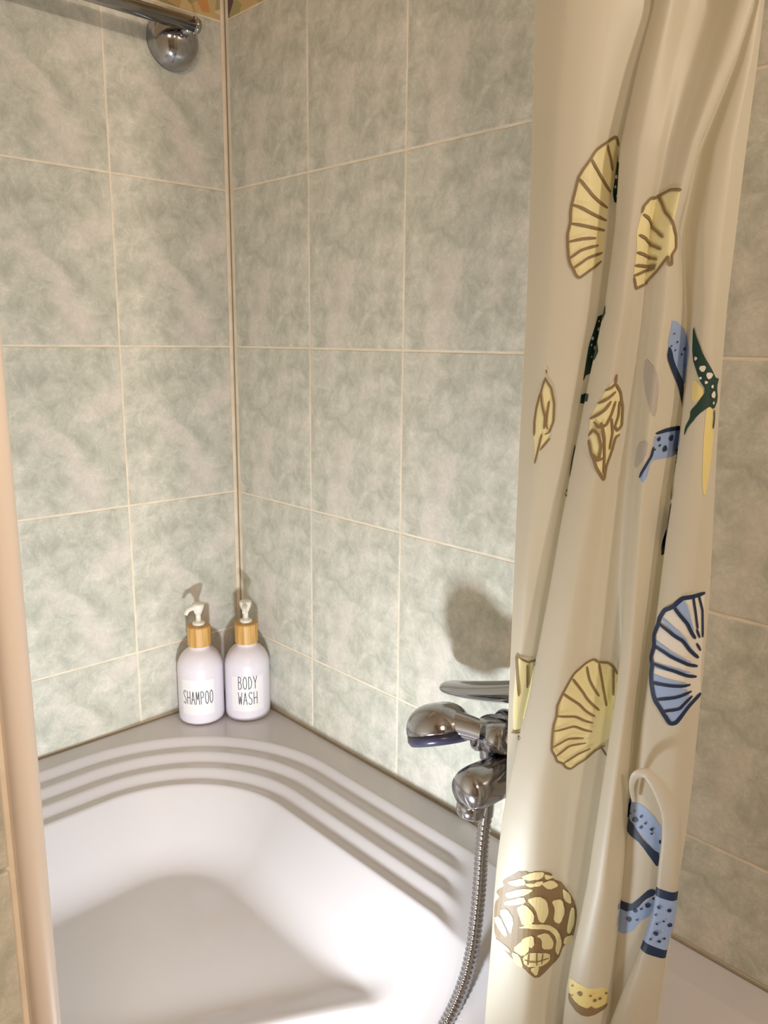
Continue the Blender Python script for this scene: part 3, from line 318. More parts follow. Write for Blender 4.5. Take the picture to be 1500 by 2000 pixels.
def decor():
    m = material('decor_tile', srgb(200, 170, 120), 0.4)
    nt = m.node_tree
    b = nt.nodes['Principled BSDF']
    tc = nt.nodes.new('ShaderNodeTexCoord')
    v = nt.nodes.new('ShaderNodeTexVoronoi')
    v.inputs['Scale'].default_value = 42
    n = nt.nodes.new('ShaderNodeTexNoise')
    n.inputs['Scale'].default_value = 30
    r = nt.nodes.new('ShaderNodeValToRGB')
    r.color_ramp.interpolation = 'CONSTANT'
    e = r.color_ramp.elements
    e[0].position, e[0].color = 0.0, srgb(205, 180, 130)
    e[1].position, e[1].color = 0.55, srgb(206, 150, 92)
    for p, c in ((0.66, (110, 120, 130)), (0.74, (170, 165, 120)), (0.86, (225, 205, 160)), (0.93, (96, 76, 84))):
        k = e.new(p)
        k.color = srgb(*c)
    nt.links.new(tc.outputs['Object'], v.inputs['Vector'])
    sep = nt.nodes.new('ShaderNodeSeparateColor')
    nt.links.new(v.outputs['Color'], sep.inputs[0])
    nt.links.new(sep.outputs[0], r.inputs['Fac'])
    nt.links.new(r.outputs['Color'], b.inputs['Base Color'])
    return m
M_DECOR = decor()

def curtain_material():
    m = bpy.data.materials.new('curtain_vinyl')
    m.use_nodes = True
    nt = m.node_tree
    b = nt.nodes['Principled BSDF']
    b.inputs['Base Color'].default_value = srgb(222, 217, 202)
    b.inputs['Roughness'].default_value = 0.42
    tr = nt.nodes.new('ShaderNodeBsdfTranslucent')
    tr.inputs['Color'].default_value = srgb(224, 213, 184)
    mx = nt.nodes.new('ShaderNodeMixShader')
    mx.inputs[0].default_value = 0.38
    nt.links.new(b.outputs[0], mx.inputs[1])
    nt.links.new(tr.outputs[0], mx.inputs[2])
    nt.links.new(mx.outputs[0], nt.nodes['Material Output'].inputs['Surface'])
    tc = nt.nodes.new('ShaderNodeTexCoord')
    n = nt.nodes.new('ShaderNodeTexNoise')
    n.inputs['Scale'].default_value = 28
    n.inputs['Detail'].default_value = 2
    mp = nt.nodes.new('ShaderNodeMapping')
    mp.inputs['Scale'].default_value = (1, 1, 0.35)
    bp = nt.nodes.new('ShaderNodeBump')
    bp.inputs['Strength'].default_value = 0.18
    bp.inputs['Distance'].default_value = 0.006
    nt.links.new(tc.outputs['Object'], mp.inputs[0])
    nt.links.new(mp.outputs[0], n.inputs['Vector'])
    nt.links.new(n.outputs['Fac'], bp.inputs['Height'])
    nt.links.new(bp.outputs['Normal'], b.inputs['Normal'])
    return m
M_CURTAIN = curtain_material()
PRINT = {k: material('print_' + k, srgb(*c), 0.5) for k, c in dict(
    brown=(132, 110, 76), gold=(226, 217, 166), navy=(28, 46, 76), blue=(148, 170, 208), green=(22, 58, 48),
    white=(218, 214, 204), yellow=(222, 206, 138), grey=(176, 170, 160)).items()}

# ------------------------------------------------------------------ room shell
def structure(o):
    o['kind'] = 'structure'
    return o

RX, FY, CZ = 3.0, -2.4, 2.45
structure(box('floor', (-0.1, FY - 0.1, -0.1), (RX + 0.1, 0.1, 0.0), M_FLOOR))
structure(box('ceiling', (-0.1, FY - 0.1, CZ), (RX + 0.1, 0.1, CZ + 0.1), M_PLASTER))
wall_left = structure(box('wall_left', (-0.1, FY, 0.0), (-0.0007, 0.1, CZ), M_GROUT))
wall_right = structure(box('wall_right', (-0.0007, 0.0007, 0.0), (RX, 0.1, CZ), M_GROUT))
structure(box('wall_far', (RX, FY, 0.0), (RX + 0.1, 0.1, CZ), M_PLASTER))
structure(box('wall_back', (-0.1, FY - 0.1, 0.0), (RX + 0.1, FY, CZ), M_PLASTER))

# tiles, one object each, with shared meshes
_tile_mesh = {}
def tile(axis, u0, u1, z0, z1, mat, parent, name='tile'):
    g = 0.0013
    w, h = u1 - u0 - 2 * g, z1 - z0 - 2 * g
    key = (axis, round(w, 4), round(h, 4), mat.name)
    if key not in _tile_mesh:
        bm = bmesh.new()
        if axis == 'x':                                    # wall_right: runs along x, faces -y
            add_box(bm, (-w / 2, 0.0, -h / 2), (w / 2, 0.006, h / 2), 0.0011, 2)
        elif axis == 'y':                                  # wall_left: runs along y, faces +x
            add_box(bm, (-0.006, -w / 2, -h / 2), (0.0, w / 2, h / 2), 0.0011, 2)
        me = bpy.data.meshes.new(name)
        bm.to_mesh(me)
        bm.free()
        me.materials.append(mat)
        _tile_mesh[key] = me
    o = bpy.data.objects.new(name, _tile_mesh[key])
    C.objects.link(o)
    o.parent = parent
    return o

ROWS = [(0.5525, 0.679), (0.679, 0.929), (0.929, 1.179), (1.179, 1.429), (1.429, 1.679)]
rnd = random.Random(4)
for z0, z1 in ROWS:
    for k in range(4):
        u0, u1 = 0.2 * k, 0.2 * (k + 1)
        if k == 0:
            u0 = 0.002
        if k == 3:
            u1 = 0.636
        t = tile('y', u0, u1, z0, z1, M_TILE, wall_left)
        t.location = (rnd.uniform(-3e-4, 0), -(u0 + u1) / 2, (z0 + z1) / 2)
    for k in range(7):
        u0, u1 = 0.0145 + 0.2005 * k, 0.0145 + 0.2005 * (k + 1)
        t = tile('x', u0, u1, z0, z1, M_TILE, wall_right)
        t.location = ((u0 + u1) / 2, rnd.uniform(0, 3e-4), (z0 + z1) / 2)
for k in range(3):
    u0, u1 = max(0.2 * k, 0.002), 0.2 * (k + 1)
    t = tile('y', u0, u1, 1.679, 1.76, M_DECOR, wall_left, 'border_tile')
    t.location = (0, -(u0 + u1) / 2, 1.7195)
for k in range(5):
    u0, u1 = 0.0145 + 0.2005 * k, 0.0145 + 0.2005 * (k + 1)
    t = tile('x', u0, u1, 1.679, 1.76, M_DECOR, wall_right, 'border_tile')
    t.location = ((u0 + u1) / 2, 0, 1.7195)
bm = bmesh.new()
add_box(bm, (0.0052, -0.0001, 0.5525), (0.0078, 0.0012, 1.76))
obj('corner_joint', bm, M_SEAL, wall_right)

# stub wall at the left, seen end-on, with a peach edge bead
stub = structure(box('wall_front', (-0.002, -0.745, 0.0), (0.797, -0.6405, CZ), M_GROUT))
stub.location = (0, 0, 0)
for i in range(9):
    z0 = 0.179 + 0.25 * i
    bm = bmesh.new()
    add_box(bm, (0.7955, -0.743, z0 + 0.0013), (0.8025, -0.6545, min(z0 + 0.25, 2.44) - 0.0013), 0.001, 2)
    obj('tile', bm, M_TILE, stub)
bm = bmesh.new()
prof = []
for k in range(13):
    a = PI * k / 12
    prof.append((0.7975 + 0.0085 * math.sin(a) ** 0.8, -0.6422 + 0.0074 * math.cos(a)))
prof += [(0.794, -0.652), (0.794, -0.6348)]
lo = [bm.verts.new((x, y, 0.0)) for x, y in prof]
hi = [bm.verts.new((x, y, CZ)) for x, y in prof]
for k in range(len(prof)):
    k2 = (k + 1) % len(prof)
    bm.faces.new((lo[k], lo[k2], hi[k2], hi[k]))
bm.faces.new(lo)
bm.faces.new(hi)
bmesh.ops.recalc_face_normals(bm, faces=bm.faces)
structure(obj('trim_1', bm, M_PEACH, smooth=True))

# ------------------------------------------------------------------ bathtub (stepped seat in the corner, basin beyond it)
TX, TY = 1.42, -0.634
def tub_height(x, y):
    # inward distance from the outermost ridge (rounded rectangle), metres
    x0, x1, y0, y1 = 0.040, TX - 0.05, TY + 0.022, -0.050
    cx, cy = (x0 + x1) / 2, (y0 + y1) / 2
    r = np.where((y > cy) & (x < cx), 0.275, 0.06)
    yw = y
    yf = y - y0
    y = np.where(y < cy, np.minimum(y0 + np.minimum(2.6 * yf, yf + 0.12), cy), y)     # the front rim is narrow
    qx = np.abs(x - cx) - (x1 - x0) / 2 + r
    qy = np.abs(y - cy) - (y1 - y0) / 2 + r
    d = -(np.hypot(np.maximum(qx, 0), np.maximum(qy, 0)) + np.minimum(np.maximum(qx, qy), 0) - r)
    dd = np.clip(d, 0, 0.087)
    per = 0.087 / 3
    # three rolled steps, dying out where the bank of the basin begins
    fade = 1 - smooth01((x + 0.55 * (y + 0.06) - 0.575) / 0.05)
    n = np.floor(dd / per)
    t = np.clip((dd / per - n) / 0.60, 0, 1)
    rolled = (n + 0.6 * smooth01(t) + 0.4 * (1 - (1 - t) ** 2)) * per
    wall = 0.55 - 0.40 * rolled * fade - 0.52 * dd * (1 - fade) - 1.25 * np.maximum(d - 0.087, 0)
    rr = np.hypot(x, yw)
    e = 0.89 * (x - 0.60) - 0.45 * (yw + 0.20)                # distance past the front lip of the seat
    seat = 0.424 + 0.018 * smooth01((0.36 - rr) / 0.3) + 0.012 * np.exp(-((e - 0.015) / 0.03) ** 2)
    drop = smooth01((e - 0.018) / 0.16)
    basin = seat * (1 - drop) + 0.13 * drop
    k = 0.030
    hmix = np.clip(0.5 + 0.5 * (wall - basin) / k, 0, 1)
    z = basin * (1 - hmix) + wall * hmix + k * hmix * (1 - hmix)
    return np.where(d <= 0, 0.55, np.minimum(z, 0.55))

def build_tub():
    t = thing('bathtub', 'glossy white corner bathtub with three moulded steps around its seat', 'bathtub', (0, 0, 0))
    nx, ny = 520, 250
    xs = np.linspace(0.0015, TX, nx)
    ys = np.linspace(TY, -0.0015, ny)
    X, Y = np.meshgrid(xs, ys)
    Z = tub_height(X, Y)
    V = np.column_stack([X.ravel(), Y.ravel(), Z.ravel()])
    i = np.arange((ny - 1) * nx).reshape(ny - 1, nx)[:, :-1].ravel()
    F = np.column_stack([i, i + 1, i + 1 + nx, i + nx])
    me = bpy.data.meshes.new('basin')
    me.from_pydata(V.tolist(), [], F.tolist())
    me.polygons.foreach_set('use_smooth', [True] * len(me.polygons))
    me.materials.append(M_TUB)
    o = bpy.data.objects.new('basin', me)
    C.objects.link(o)
    o.parent = t
    bm = bmesh.new()
    add_box(bm, (0.0015, TY - 0.003, 0.0), (TX, TY, 0.549), 0.001, 1)
    add_box(bm, (TX, TY - 0.003, 0.0), (TX + 0.003, -0.0015, 0.549), 0.001, 1)
    obj('apron', bm, M_TUB, t)
    bm = bmesh.new()
    add_lathe(bm, [(0.0, 0.004), (0.024, 0.004), (0.03, 0.0)], (1.05, -0.32, 0.132), (0, 0, 1), 32)
    obj('drain', bm, M_CHROME, t, True)
    return t
build_tub()
bm = bmesh.new()
add_tube(bm, [(0.002, -0.6335, 0.5515), (0.002, -0.002, 0.5515)], 0.0011, 8)
add_tube(bm, [(0.002, -0.002, 0.5515), (TX, -0.002, 0.5515)], 0.0011, 8)
structure(obj('trim_2', bm, M_SEAL))

# ------------------------------------------------------------------ soap bottles
LETTERS = {
    'S': [[(1, .86), (.7, 1), (.25, .95), (.05, .76), (.35, .56), (.8, .42), (.95, .2), (.65, .02), (.2, .03), (0, .16)]],
    'H': [[(.05, 0), (.05, 1)], [(.95, 0), (.95, 1)], [(.05, .5), (.95, .52)]],
    'A': [[(0, 0), (.5, 1), (1, 0)], [(.2, .36), (.82, .36)]],
    'M': [[(0, 0), (.12, 1), (.5, .35), (.88, 1), (1, 0)]],
    'P': [[(.1, 0), (.1, 1)], [(.1, .98), (.7, .96), (.95, .76), (.7, .54), (.1, .5)]],
    'O': [[(.5, 1), (.12, .85), (.0, .5), (.12, .15), (.5, 0), (.88, .15), (1, .5), (.88, .85), (.5, 1)]],
    'B': [[(.1, 0), (.1, 1)], [(.1, .98), (.7, .95), (.85, .77), (.6, .56), (.1, .53)], [(.6, .56), (.95, .36), (.9, .12), (.6, .01), (.1, 0)]],
    'D': [[(.1, 0), (.1, 1)], [(.1, 1), (.6, .92), (.95, .55), (.75, .15), (.1, 0)]],
    'Y': [[(0, 1), (.5, .48), (1, 1)], [(.5, .48), (.5, 0)]],
    'W': [[(0, 1), (.22, 0), (.5, .68), (.78, 0), (1, 1)]],
}
BR = 0.0386
def wrap(u, h, ang, r):
    """arc length u from the facing direction ang, height h"""
    a = ang + u / r
    return Vector((r * math.cos(a), r * math.sin(a), h))

def lettering(parent, lines, ang, width, cap, h_tops):
    bm = bmesh.new()
    r = BR + 0.0006
    hw = 0.00058
    for text, top in zip(lines, h_tops):
        n = len(text)
        adv = width[len(text)]
        for i, ch in enumerate(text):
            u0 = (i - n / 2) * adv + adv * 0.14
            for st in LETTERS[ch]:
                pts = []
                for (ax, ay), (bx, by) in zip(st, st[1:]):
                    m = max(2, int(math.hypot((bx - ax) * adv, (by - ay) * cap) / 0.0015))
                    pts += [(ax + (bx - ax) * k / m, ay + (by - ay) * k / m) for k in range(m)]
                pts.append(st[-1])
                P = [(u0 + x * adv * 0.70, top - cap + y * cap) for x, y in pts]
                prev = None
                for j, (u, h) in enumerate(P):
                    du = P[min(j + 1, len(P) - 1)][0] - P[max(j - 1, 0)][0]
                    dh = P[min(j + 1, len(P) - 1)][1] - P[max(j - 1, 0)][1]
                    L = math.hypot(du, dh) or 1
                    sx, sy = -dh / L * hw, du / L * hw
                    a = bm.verts.new(wrap(u + sx, h + sy, ang, r))
                    b = bm.verts.new(wrap(u - sx, h - sy, ang, r))
                    if prev:
                        bm.faces.new((prev[0], a, b, prev[1]))
                    prev = (a, b)
    return obj('lettering', bm, M_INK, parent)

def make_bottle(loc, label, lines, face, spout_dir, tops, width, cap):
    t = thing('pump_bottle', label, 'bottle', loc, 'pump bottles on the bathtub corner')
    bm = bmesh.new()
    R = BR
    prof = [(0, 0.002), (R - 0.008, 0.001), (R - 0.006, 0.0), (R - 0.002, 0.0015), (R - 0.0004, 0.005), (R, 0.010), (R, 0.095), (R - 0.0008, 0.101), (R - 0.003, 0.108),
            (R - 0.0075, 0.116), (R - 0.0135, 0.1225), (R - 0.0185, 0.126), (0.0178, 0.1285), (0.0172, 0.131), (0.0172, 0.136)]
    add_lathe(bm, prof, (0, 0, 0), (0, 0, 1), 56)
    obj('bottle_body', bm, M_BOTTLE, t, True)
    # paper label wrapped on the front
    bm = bmesh.new()
    prev = None
    for k in range(25):
        u = (k / 24 - 0.5) * 0.058
        a = bm.verts.new(wrap(u, 0.020, face, R + 0.00025))
        b = bm.verts.new(wrap(u, 0.083, face, R + 0.00025))
        if prev:
            bm.faces.new((prev[0], a, b, prev[1]))
        prev = (a, b)
    lab = obj('paper_label', bm, M_LABEL, t, True)
    lettering(lab, lines, face, width, cap, tops)
    bm = bmesh.new()
    add_lathe(bm, [(0.0150, 0.132), (0.0192, 0.1325), (0.0198, 0.1335), (0.0198, 0.1645), (0.0190, 0.1665), (0.0090, 0.1670)], (0, 0, 0), (0, 0, 1), 48)
    obj('bamboo_cap', bm, M_BAMBOO, t, False)
    bm = bmesh.new()
    add_lathe(bm, [(0.0, 0.166), (0.0105, 0.1665), (0.0105, 0.1715), (0.0085, 0.173), (0.0045, 0.1735), (0.0042, 0.188), (0.0060, 0.190), (0.0, 0.1905)], (0, 0, 0), (0, 0, 1), 32)
    pump = obj('pump', bm, M_PUMP, t, True)
    d = Vector((math.cos(spout_dir), math.sin(spout_dir), 0))
    bm = bmesh.new()
    add_lathe(bm, [(0.0, 0.185), (0.0052, 0.186), (0.0076, 0.192), (0.0100, 0.199), (0.0104, 0.2035), (0.0092, 0.2055), (0.0, 0.2060)], (0, 0, 0), (0, 0, 1), 32)
    add_tube(bm, catmull([d * 0.004 + Vector((0, 0, 0.1995)), d * 0.012 + Vector((0, 0, 0.1995)), d * 0.020 + Vector((0, 0, 0.197)), d * 0.0245 + Vector((0, 0, 0.1905))], 5), lambda i: 0.0050 - 0.00012 * i, 14)
    obj('pump_head', bm, M_PUMP, pump, True)
    return t

view = lambda x, y: math.atan2(-0.762 - y, 1.1875 - x)
b1 = (0.0415, -0.1075, 0.5501)
b2 = (0.0832, -0.0402, 0.5501)
make_bottle(b1, 'white pump bottle lettered SHAMPOO with a bamboo collar', ['SHAMPOO'], view(b1[0], b1[1]) - 0.16, view(b1[0], b1[1]) - 1.0, [0.063], {7: 0.0078}, 0.0235)
make_bottle(b2, 'white pump bottle lettered BODY WASH with a bamboo collar', ['BODY', 'WASH'], view(b2[0], b2[1]), view(b2[0], b2[1]) - 0.1, [0.083, 0.055], {4: 0.0088}, 0.0225)

# ------------------------------------------------------------------ towel bar, upper left
bar = thing('towel_bar', 'chrome towel bar on a domed wall mount, high in the corner', 'towel bar', (0.0, -0.092, 1.628))
bm = bmesh.new()
add_tube(bm, [(0.055, 0.0045, 0.012), (0.055, -0.49, 0.012)], 0.0105, 24)
obj('rail', bm, M_CHROME, bar, True)
for yy in (0.0, -0.46):
    bm = bmesh.new()
    pr = [(0.040, 0.0), (0.0405, 0.004)] + [(0.040 * math.cos(a), 0.006 + 0.034 * math.sin(a)) for a in [PI / 2 * k / 10 for k in range(10)]] + [(0.0, 0.040)]
    add_lathe(bm, pr, (0, yy, 0.0), (1, 0, 0), 48)
    obj('wall_mount', bm, M_CHROME, bar, True)
    bm = bmesh.new()
    add_lathe(bm, [(0.009, 0.0), (0.009, 0.024)], (0.034, yy, 0.008), (1, 0, 0.0), 24)
    obj('post', bm, M_CHROME, bar, True)
for yy, s in ((0.0045, 1), (-0.49, -1)):
    bm = bmesh.new()
    add_lathe(bm, [(0.0085, 0.0), (0.0085, 0.002), (0.0118, 0.0025), (0.0122, 0.006), (0.0100, 0.0105), (0.0, 0.0125)], (0.055, yy, 0.012), (0, s, 0), 28)
    obj('end_cap', bm, M_CHROME, bar, True)

# ------------------------------------------------------------------ bath mixer with hand shower and hose
mix = thing('bath_mixer', 'chrome single lever bath mixer on the tiled wall', 'tap', (0.705, 0.0, 0.70))
def P(x, y, z):
    return (x - 0.705, y, z - 0.70)
bm = bmesh.new()
add_lathe(bm, [(0.0, -0.002), (0.018, 0.0), (0.0225, 0.004), (0.0235, 0.010), (0.0235, 0.130), (0.0225, 0.136), (0.018, 0.140), (0, 0.142)], P(0.650, -0.065, 0.748), (1, 0, 0), 36)
obj('mixer_body', bm, M_CHROME, mix, True)
for x in (0.685, 0.758):
    bm = bmesh.new()
    add_lathe(bm, [(0.0, 0.0), (0.030, 0.0), (0.030, 0.004), (0.022, 0.012), (0.0145, 0.014), (0.0145, 0.055)], P(x, 0.0, 0.748), (0, -1, 0), 32)
    obj('wall_union', bm, M_CHROME, mix, True)
# spout: short thick barrel running out and down, aerator underneath its tip
bm = bmesh.new()
a, b = Vector(P(0.694, -0.066, 0.717)), Vector(P(0.684, -0.163, 0.716))
ax = (b - a)
n = ax.length
add_lathe(bm, [(0.0, -0.004), (0.020, -0.002), (0.0235, 0.004), (0.0240, n - 0.018), (0.0225, n - 0.008), (0.0185, n), (0.0, n + 0.004)], a, ax, 36)
sp = obj('spout', bm, M_CHROME, mix, True)
bm = bmesh.new()
add_lathe(bm, [(0.0, 0.0), (0.0145, 0.0), (0.0165, 0.003), (0.0165, 0.013), (0.0140, 0.016), (0.012, 0.0165), (0.0, 0.0155)], Vector(P(0.6845, -0.148, 0.6995)), (-0.02, -0.12, -1), 28)
obj('aerator', bm, M_CHROME, sp, True)
# neck between body and spout with its diverter screw
bm = bmesh.new()
add_lathe(bm, [(0.0, 0.0), (0.013, 0.0), (0.0165, 0.004), (0.0165, 0.026), (0.0185, 0.030), (0.0185, 0.045), (0.0155, 0.049), (0.0, 0.050)], P(0.668, -0.092, 0.722), (-0.03, -0.06, 1), 28)
dv = obj('diverter', bm, M_CHROME, mix, True)
bm = bmesh.new()
add_lathe(bm, [(0.0105, 0.0), (0.0105, 0.006), (0.0085, 0.009), (0.004, 0.0092), (0.0036, 0.0075), (0.0, 0.0075)], P(0.661, -0.108, 0.747), (-0.35, -1, 0.25), 24)
obj('diverter_screw', bm, M_CHROME, dv, True)
# lever: flat oval paddle on a short cartridge neck
bm = bmesh.new()
add_lathe(bm, [(0.0, 0.0), (0.021, 0.0), (0.023, 0.004), (0.022, 0.032), (0.018, 0.040), (0.0, 0.043)], P(0.722, -0.064, 0.766), (0, -0.15, 1), 32)
obj('cartridge_cover', bm, M_CHROME, mix, True)
bm = bmesh.new()
pts = catmull([P(0.735, -0.056, 0.8145), P(0.69, -0.053, 0.8005), P(0.635, -0.049, 0.781), P(0.592, -0.045, 0.7675), P(0.556, -0.042, 0.758), P(0.540, -0.040, 0.7535)], 8)
rings = []
N = len(pts)
for i, q in enumerate(pts):
    s = i / (N - 1)
    wd = 0.018 * max(0.03, (1 - max(0, (s - 0.62) / 0.38) ** 2.2)) ** 0.5 * (0.8 + 0.3 * math.sin(PI * s))
    th = 0.0165 * (1 - 0.62 * s) * max(0.03, (1 - max(0, (s - 0.82) / 0.18) ** 2)) ** 0.5
    d = (pts[min(i + 1, N - 1)] - pts[max(i - 1, 0)]).normalized()
    side = d.cross(Vector((0, 0, 1))).normalized()
    up = side.cross(d)
    rings.append([bm.verts.new(q + side * wd * math.cos(2 * PI * k / 20) + up * th * math.sin(2 * PI * k / 20)) for k in range(20)])
for p_, q_ in zip(rings, rings[1:]):
    for k in range(20):
        bm.faces.new((p_[k], p_[(k + 1) % 20], q_[(k + 1) % 20], q_[k]))
bm.faces.new(rings[0])
bm.faces.new(rings[-1])
bmesh.ops.recalc_face_normals(bm, faces=bm.faces)
obj('lever', bm, M_CHROME, mix, True)
# cradle that carries the hand shower
bm = bmesh.new()
add_tube(bm, catmull([P(0.690, -0.075, 0.750), P(0.684, -0.088, 0.756), P(0.682, -0.098, 0.757)], 6), 0.009, 16)
add_lathe(bm, [(0.0125, -0.014), (0.0175, -0.014), (0.0180, 0.0), (0.0175, 0.014), (0.0125, 0.014)], P(0.681, -0.1015, 0.757), (0.97, 0.10, 0.24), 28)
obj('cradle', bm, M_CHROME, mix, True)

hs = thing('hand_shower', 'chrome hand shower head lying in the mixer cradle', 'hand shower', (0.681, -0.1015, 0.757))
def Q(x, y, z):
    return (x - 0.690, y + 0.112, z - 0.764)
hd = Vector((0.38, -0.17, -0.90)).normalized()             # where the spray face looks
hc = Vector(Q(0.612, -0.124, 0.744))
bm = bmesh.new()
add_lathe(bm, [(0.0385, 0.0), (0.0395, -0.004)] + [(0.0395 * math.cos(a) ** 0.8, -0.006 - 0.030 * math.sin(a)) for a in [PI / 2 * k / 10 for k in range(10)]] + [(0.0, -0.036)], hc, hd, 44)
obj('shower_head', bm, M_CHROME, hs, True)
bm = bmesh.new()
add_lathe(bm, [(0.0390, -0.001), (0.0392, 0.006), (0.0360, 0.011), (0.0, 0.0125)], hc, hd, 44)
obj('spray_plate', bm, M_DARKCHROME, hs, True)
bm = bmesh.new()
pts = catmull([Q(0.630, -0.121, 0.762), Q(0.655, -0.117, 0.764), Q(0.690, -0.112, 0.765), Q(0.74, -0.107, 0.776), Q(0.79, -0.102, 0.788)], 8)
add_tube(bm, pts, lambda i: 0.0165 - 0.0045 * min(1, i / 14), 22)
obj('shower_handle', bm, M_CHROME, hs, True)

hose = thing('shower_hose', 'ribbed chrome shower hose hanging below the mixer', 'hose', (0.683, -0.121, 0.69))
path = catmull([(0.683, -0.121, 0.699), (0.684, -0.122, 0.684), (0.6866, -0.130, 0.6387), (0.6924, -0.140, 0.5817), (0.6986, -0.155, 0.5277), (0.699, -0.170, 0.4869), (0.6925, -0.190, 0.4447), (0.682, -0.230, 0.392),
                (0.685, -0.28, 0.335), (0.72, -0.30, 0.295), (0.78, -0.26, 0.33), (0.805, -0.17, 0.47), (0.815, -0.115, 0.60), (0.828, -0.090, 0.70), (0.830, -0.086, 0.745), (0.812, -0.090, 0.776), (0.780, -0.0915, 0.781)], 10)
# equal steps
acc = [0.0]
for p_, q_ in zip(path, path[1:]):
    acc.append(acc[-1] + (q_ - p_).length)
tot = acc[-1]
step = 0.0014
m = int(tot / step)
arr = np.array([list(p_) for p_ in path])
ss = np.linspace(0, tot, m)
fine = np.column_stack([np.interp(ss, acc, arr[:, k]) for k in range(3)])
base = Vector((0.683, -0.121, 0.69))
fine = [Vector(q) - base for q in fine]
bm = bmesh.new()
add_tube(bm, fine[22:-14], lambda i: 0.0068 + (0.0011 if i % 4 in (1, 2) else 0.0), 14)
obj('ribbed_sleeve', bm, M_CHROME, hose, True)
bm = bmesh.new()
add_tube(bm, fine[:24], lambda i: 0.0102 if i < 8 else (0.0088 if i < 20 else 0.0075), 20)
obj('hose_nut', bm, M_CHROME, hose, True)
bm = bmesh.new()
add_tube(bm, fine[-16:], 0.0095, 20)
obj('hose_nut', bm, M_CHROME, hose, True)

# ------------------------------------------------------------------ shower curtain
L0 = np.array([0.765, -0.2])
RT = np.array([0.87092, 0.49143])
VD = np.array([-0.49143, 0.87092])
STR = np.array(CURTAIN_STRANDS)
ZL = np.array(CURTAIN_Z)
NS = len(STR)
def curtain_surface(s, z):
    s, z = np.atleast_1d(np.asarray(s, float)), np.atleast_1d(np.asarray(z, float))
    zc = np.clip(z, ZL[0], ZL[-1])
    A = np.array([np.interp(zc, ZL, STR[k, 0]) for k in range(NS)])
    B = np.array([np.interp(zc, ZL, STR[k, 1]) for k in range(NS)])
    i = np.clip(np.floor(s).astype(int), 0, NS - 2)
    t = s - i
    m = np.arange(len(s))
    def ev(G):
        g = lambda k: G[np.clip(k, 0, NS - 1), m]
        p0, p1, p2, p3 = g(i - 1), g(i), g(i + 1), g(i + 2)
        m1, m2 = 0.4 * (p2 - p0), 0.4 * (p3 - p1)
        return (2 * t ** 3 - 3 * t ** 2 + 1) * p1 + (t ** 3 - 2 * t ** 2 + t) * m1 + (-2 * t ** 3 + 3 * t ** 2) * p2 + (t ** 3 - t ** 2) * m2
    a, b = ev(A), ev(B)
    q = L0[None] + a[:, None] * RT[None] - b[:, None] * VD[None]
    return np.column_stack([q, z])

def curtain_normal(s, z):
    e, f = 2e-3, 1e-3
    ds = curtain_surface(np.clip(s + e, 0, NS - 1), z) - curtain_surface(np.clip(s - e, 0, NS - 1), z)
    dz_ = curtain_surface(s, z + f) - curtain_surface(s, z - f)
    n = np.cross(ds, dz_)
    return n / (np.linalg.norm(n, axis=1, keepdims=True) + 1e-12)

curtain = thing('shower_curtain', 'cream shower curtain printed with seashells and starfish, gathered in folds', 'curtain', (0.83, -0.17, 0.5))
org = np.array([0.83, -0.17, 0.5])
ns, nz = 330, 260
S_, T_ = np.meshgrid(np.linspace(0, NS - 1, ns), np.linspace(0, 1, nz))
zb = 0.484 + 0.050 * S_ / (NS - 1)
ZZ = zb + T_ * (2.02 - zb)
V = curtain_surface(S_.ravel(), ZZ.ravel())
i = np.arange((nz - 1) * ns).reshape(nz - 1, ns)[:, :-1].ravel()
F = np.column_stack([i, i + 1, i + 1 + ns, i + ns])
me = bpy.data.meshes.new('curtain_sheet')
me.from_pydata((V - org).tolist(), [], F.tolist())
me.polygons.foreach_set('use_smooth', [True] * len(me.polygons))
me.materials.append(M_CURTAIN)
sheet = bpy.data.objects.new('curtain_sheet', me)
C.objects.link(sheet)
sheet.parent = curtain

EYE = np.array([0.95, -0.62, 1.0])                           # room side of the curtain
def lift(s, z, h):
    p, n = curtain_surface(s, z), curtain_normal(s, z)
    sg = np.sign(np.sum(n * (EYE - p), axis=1))
    return p + n * (sg * h)[:, None]

